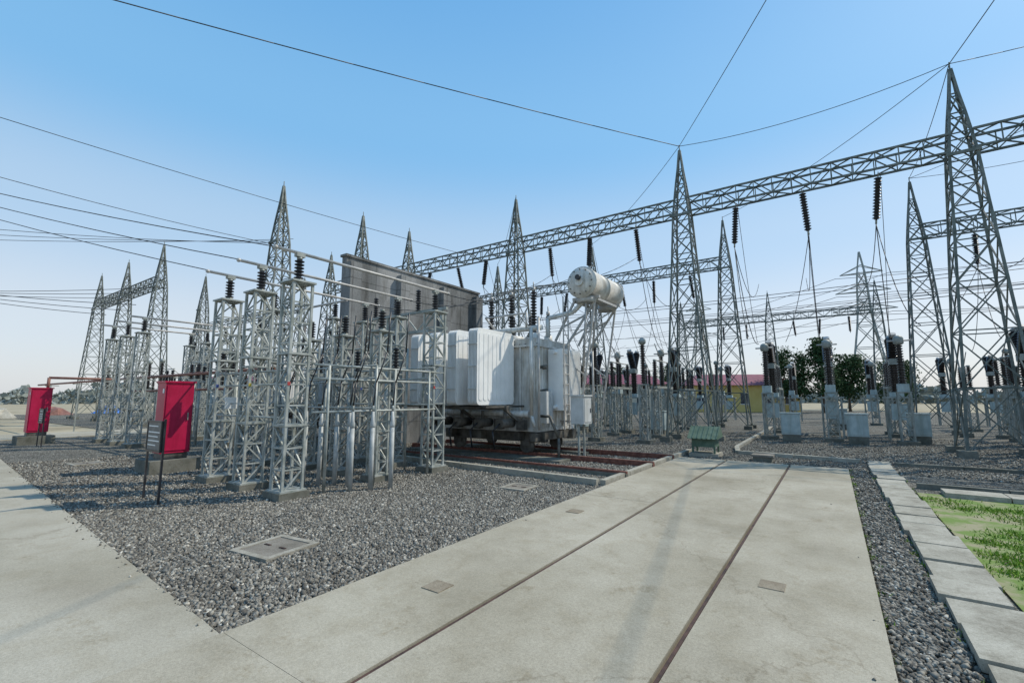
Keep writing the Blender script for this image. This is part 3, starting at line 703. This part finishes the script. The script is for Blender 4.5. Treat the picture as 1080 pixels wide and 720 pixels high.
di=thing('disconnector_switch',(0,0,0),[('stand',s),('contact_arm',h)]+[('footing',MB().box((0,a,.07),(.5,.5,.14),M_found)) for a in(-.9,.9)]+[('insulator',MB().insul((0,a,2.24),(0,a,3.3),.055,.11,11,M_brown,12)) for a in(-1.0,0,1.0)],'disconnector with three dark post insulators on lattice stands','disconnector switch','disconnector switches')
s,f=stand(2.2,.14); i=MB(); i.insul((0,0,2.26),(0,0,3.75),.055,.11,16,M_brown,12); h=MB(); h.prof((0,0,3.75),(0,0,4.02),[(0,.07),(.3,.14),(.7,.14),(1,.06)],M_steel,14)
sa=thing('voltage_transformer',(0,0,0),[('stand',s),('footing',f),('insulator',i),('head',h)],'slim dark porcelain post with rounded grey head on stand','voltage transformer','voltage transformers')
LC=[];LB=[];LD=[];LA=[]
for bi,(a,b) in enumerate(zip(SX[1:-1],SX[:-2])):
    for fq in(.24,.5,.76):
        x=a+(b-a)*fq
        if bi==1: x+=.35
        LC.append((x,22.3)); LB.append((x,24.6)); LD.append((x,27.2)); LC.append((x,37)); LB.append((x,40))
        if bi!=1: LA.append((x+.9,30.6)); LD.append((x,34))
for x in(-5.9,-7.9,-9.9): LA.append((x,17.3)); LD.append((x-.4,21))
for x in(5.2,7.4): LD.append((x,17.4))
for x in(5.6,8.0,10.2): LA.append((x,20.9))
for x in(-25,-27,-33,-35,-39,-41,-43): LD.append((x,13.5)); LA.append((x+.7,10.2)); LC.append((x,17))
place(ct,LC);place(cb,LB);place(di,LD);place(sa,LA)
b=MB(); b.bb(-.32,.32,-.2,.2,.3,1.1,M_bluebox); b.bb(-.35,.35,-.23,.23,1.1,1.14,M_bluebox)
l=MB(); l.bb(-.30,.30,-.18,.18,0,.3,M_found); d=MB(); d.bb(-.28,.28,-.216,-.2,.36,1.05,M_bluebox)
kb=thing('marshalling_box',(0,0,0),[('body',b),('plinth',l),('door',d)],'blue grey marshalling box on a concrete plinth','cabinet','marshalling boxes')
place(kb,[(2.6,22.9),(5.2,20.0),(-6.5,20.9),(-10.5,21.2),(6.8,16.4),(.3,31),(-1.4,21.2),(.7,21.4)])

# ------------------------------------------------------------------ transmission tower far
def pylon(x,y,h,s,label):
    mb=MB(); lv=[(0,3.2*s),(h*.2,2.3*s),(h*.38,1.6*s),(h*.52,1.1*s),(h*.62,.85*s),(h*.7,.75*s),(h*.78,.65*s),(h*.86,.5*s),(h,.05)]
    lattice(mb,0,0,lv,.2*s,.1*s,M_steel)
    arms=MB()
    for z,w in((h*.62,4.2*s),(h*.74,3.6*s),(h*.86,2.8*s)):
        for a in(-1,1):
            for b in(-.5,.5): arms.bar((0,b*s,z),(a*w,0,z),.12*s,M_steel); arms.bar((0,b*s,z+1.3*s),(a*w,0,z),.1*s,M_steel)
    o=thing('transmission_tower',(0,0,0),[('lattice_frame',mb),('cross_arm',arms)],label,'transmission tower'); o.location=(x,y,0); return o
p=pylon(5.3,92,25.5,1,'tall steel transmission tower with three pairs of cross arms')
o=dup(p,(-24,110,0)); o=dup(p,(-95,70,0))
for i,z in enumerate((15.8,18.9,22)):
    for a in(-1,1): wire([(5.3+a*3.5,92,z-.5),(-60+a*3,150,z)],2,.04); wire([(5.3+a*3.5,92,z-.5),(70,80,z)],2,.04)

# ------------------------------------------------------------------ buildings
def house(x,y,w,d,h,wallm,label,rz=0):
    W=MB(); W.bb(-w/2,w/2,-d/2,d/2,0,h,wallm)
    R=MB(); e=.5; rh=1.5
    R.add([(-w/2-e,-d/2-e,h),(w/2+e,-d/2-e,h),(w/2+e,d/2+e,h),(-w/2-e,d/2+e,h),(-w/2+2,0,h+rh),(w/2-2,0,h+rh)],[(0,1,5,4),(2,3,4,5),(1,2,5),(3,0,4),(3,2,1,0)],M_roof)
    parts=[('wall',W),('roof',R)]
    n=int(w/2.2)
    for i in range(n):
        xx=-w/2+(i+.5)*w/n
        g=MB(); g.bb(xx-.5,xx+.5,-d/2-.02,-d/2+.01,1,2.3,M_glass); fr=MB(); fr.bb(xx-.58,xx+.58,-d/2-.04,-d/2-.021,.92,1.0,M_signwhite); fr.bb(xx-.03,xx+.03,-d/2-.04,-d/2-.021,1,2.3,M_signwhite)
        parts.append(('window',g,[('frame',fr)]))
    o=thing('building',(0,0,0),parts,label,'building'); o.location=(x,y,0); o.rotation_euler[2]=rz
house(-10.5,66,13,7,3.3,M_bldg,'single storey yellow building with maroon hipped roof',.5)
house(-27,62,16,7,3.6,M_bldg2,'single storey cream building with maroon hipped roof',.5)
house(-130,60,24,10,6,M_bldg2,'cream building beyond the dry field',.6)
for i in range(7):
    mb=MB(); a=-50-5*i+random.uniform(-2,2); y=-3+5*i
    n=9; vs=[]; 
    for k in range(n): an=2*math.pi*k/n; vs.append((a+2.2*math.cos(an)*random.uniform(.6,1.2),y+1.3*math.sin(an)*random.uniform(.7,1.3),0))
    for k in range(n): an=2*math.pi*k/n; vs.append((a+1.2*math.cos(an)*random.uniform(.6,1.2),y+.7*math.sin(an),random.uniform(.5,.9)))
    vs.append((a,y,random.uniform(.8,1.2))); mb.add(vs,[(k,(k+1)%n,n+(k+1)%n,n+k) for k in range(n)]+[(n+k,n+(k+1)%n,2*n) for k in range(n)],M_tarp if i%3==1 else (M_kerb if i%3 else M_redpipe))
    thing('covered_heap',(a,y,0),mb,'low material heap in the dry field','heap','heaps in the field')

# ------------------------------------------------------------------ trees
def tree(x,y,h,cr,label,seed,conic=False):
    rs=np.random.RandomState(seed); random.seed(seed)
    T=MB(); T.prof((0,0,-.1),(0,0,h*.75),[(0,.2),(.1,.15),(.6,.1),(1,.04)],M_bark,8)
    cl=[]; NC=30
    for i in range(NC):
        t=rs.uniform(.3,1); an=rs.uniform(0,6.28)
        rr=cr*((1.1-t) if conic else math.sqrt(max(.1,1-((t-.6)/.45)**2)))*rs.uniform(.4,1)
        c=np.array([rr*math.cos(an),rr*math.sin(an),h*t]); cl.append(c)
        if i%2==0: T.bar((0,0,c[2]*.75),tuple(c),.05,M_bark)
    N=6500; idx=rs.randint(0,NC,N); cl=np.array(cl)
    sp=cr*.20
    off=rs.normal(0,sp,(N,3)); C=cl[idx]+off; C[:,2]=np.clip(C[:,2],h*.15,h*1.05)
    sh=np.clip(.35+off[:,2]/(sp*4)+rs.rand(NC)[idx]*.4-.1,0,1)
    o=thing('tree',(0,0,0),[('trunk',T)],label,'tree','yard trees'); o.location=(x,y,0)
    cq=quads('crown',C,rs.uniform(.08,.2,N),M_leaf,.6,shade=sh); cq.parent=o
def cf(X,Y): return (.82*X-.572*Y,.572*X+.82*Y)
for i,(px,D,h,cr,con) in enumerate(((832,56,7.6,2.2,False),(866,54,8.4,2.1,True),(893,60,7,2.2,False),(940,64,6.5,2.6,False),(650,85,7,3,False),(700,90,7.5,3.3,False))):
    x,y=cf((px-540)/480*D,D); tree(x,y,h,cr,'dark green leafy tree beyond the switchyard',10+i,con)
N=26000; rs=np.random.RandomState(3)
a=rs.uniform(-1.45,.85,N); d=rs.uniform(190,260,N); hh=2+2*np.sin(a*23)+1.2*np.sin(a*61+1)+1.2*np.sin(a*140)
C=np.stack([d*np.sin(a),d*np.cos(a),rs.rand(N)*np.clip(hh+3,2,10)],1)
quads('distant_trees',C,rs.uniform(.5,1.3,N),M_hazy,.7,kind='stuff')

# ------------------------------------------------------------------ light, camera
w=bpy.data.worlds.new('World'); scene.world=w; w.use_nodes=True
nt=w.node_tree; bg=nt.nodes['Background']; sk=nt.nodes.new('ShaderNodeTexSky'); sk.sky_type='NISHITA'; sk.sun_disc=False
sd=Vector((.644,.765,0)).normalized(); el=math.radians(50)
sk.sun_elevation=el; sk.sun_rotation=math.atan2(sd.x,sd.y); sk.air_density=1.0; sk.dust_density=1.8; sk.ozone_density=2.0
ST=.15
tc_=nt.nodes.new('ShaderNodeTexCoord'); sx=nt.nodes.new('ShaderNodeSeparateXYZ'); nt.links.new(tc_.outputs['Generated'],sx.inputs[0])
rp=ramp(nt,[(0,(.80,.83,.86)),(.12,(.74,.82,.90)),(.30,(.50,.71,.93)),(.50,(.24,.57,.94)),(.78,(.14,.45,.87))]); rp.color_ramp.interpolation='EASE'
nt.links.new(sx.outputs['Z'],rp.inputs['Fac'])
sc_=nt.nodes.new('ShaderNodeVectorMath'); sc_.operation='SCALE'; sc_.inputs['Scale'].default_value=1/ST
nt.links.new(rp.outputs['Color'],sc_.inputs[0])
mx=nt.nodes.new('ShaderNodeMix'); mx.data_type='RGBA'; mx.inputs[0].default_value=.78
nt.links.new(sk.outputs[0],mx.inputs[6]); nt.links.new(sc_.outputs[0],mx.inputs[7])
nt.links.new(mx.outputs[2],bg.inputs[0]); bg.inputs[1].default_value=ST
L=bpy.data.lights.new('Sun','SUN'); L.energy=4.0; L.angle=math.radians(.5); L.color=(1,.92,.78)
lo=bpy.data.objects.new('Sun',L); COL.objects.link(lo)
d=Vector((sd.x*math.cos(el),sd.y*math.cos(el),math.sin(el))); lo.rotation_euler=d.to_track_quat('Z','Y').to_euler()
cam=bpy.data.cameras.new('Camera'); cam.lens=16; cam.sensor_width=36; cam.clip_end=3000; cam.clip_start=.05
co=bpy.data.objects.new('Camera',cam); COL.objects.link(co); co.location=(0,0,1.7)
co.rotation_euler=(math.radians(97.1),0,math.radians(34.9)); scene.camera=co
scene.view_settings.view_transform='Standard'; scene.view_settings.look='None'; scene.view_settings.exposure=0
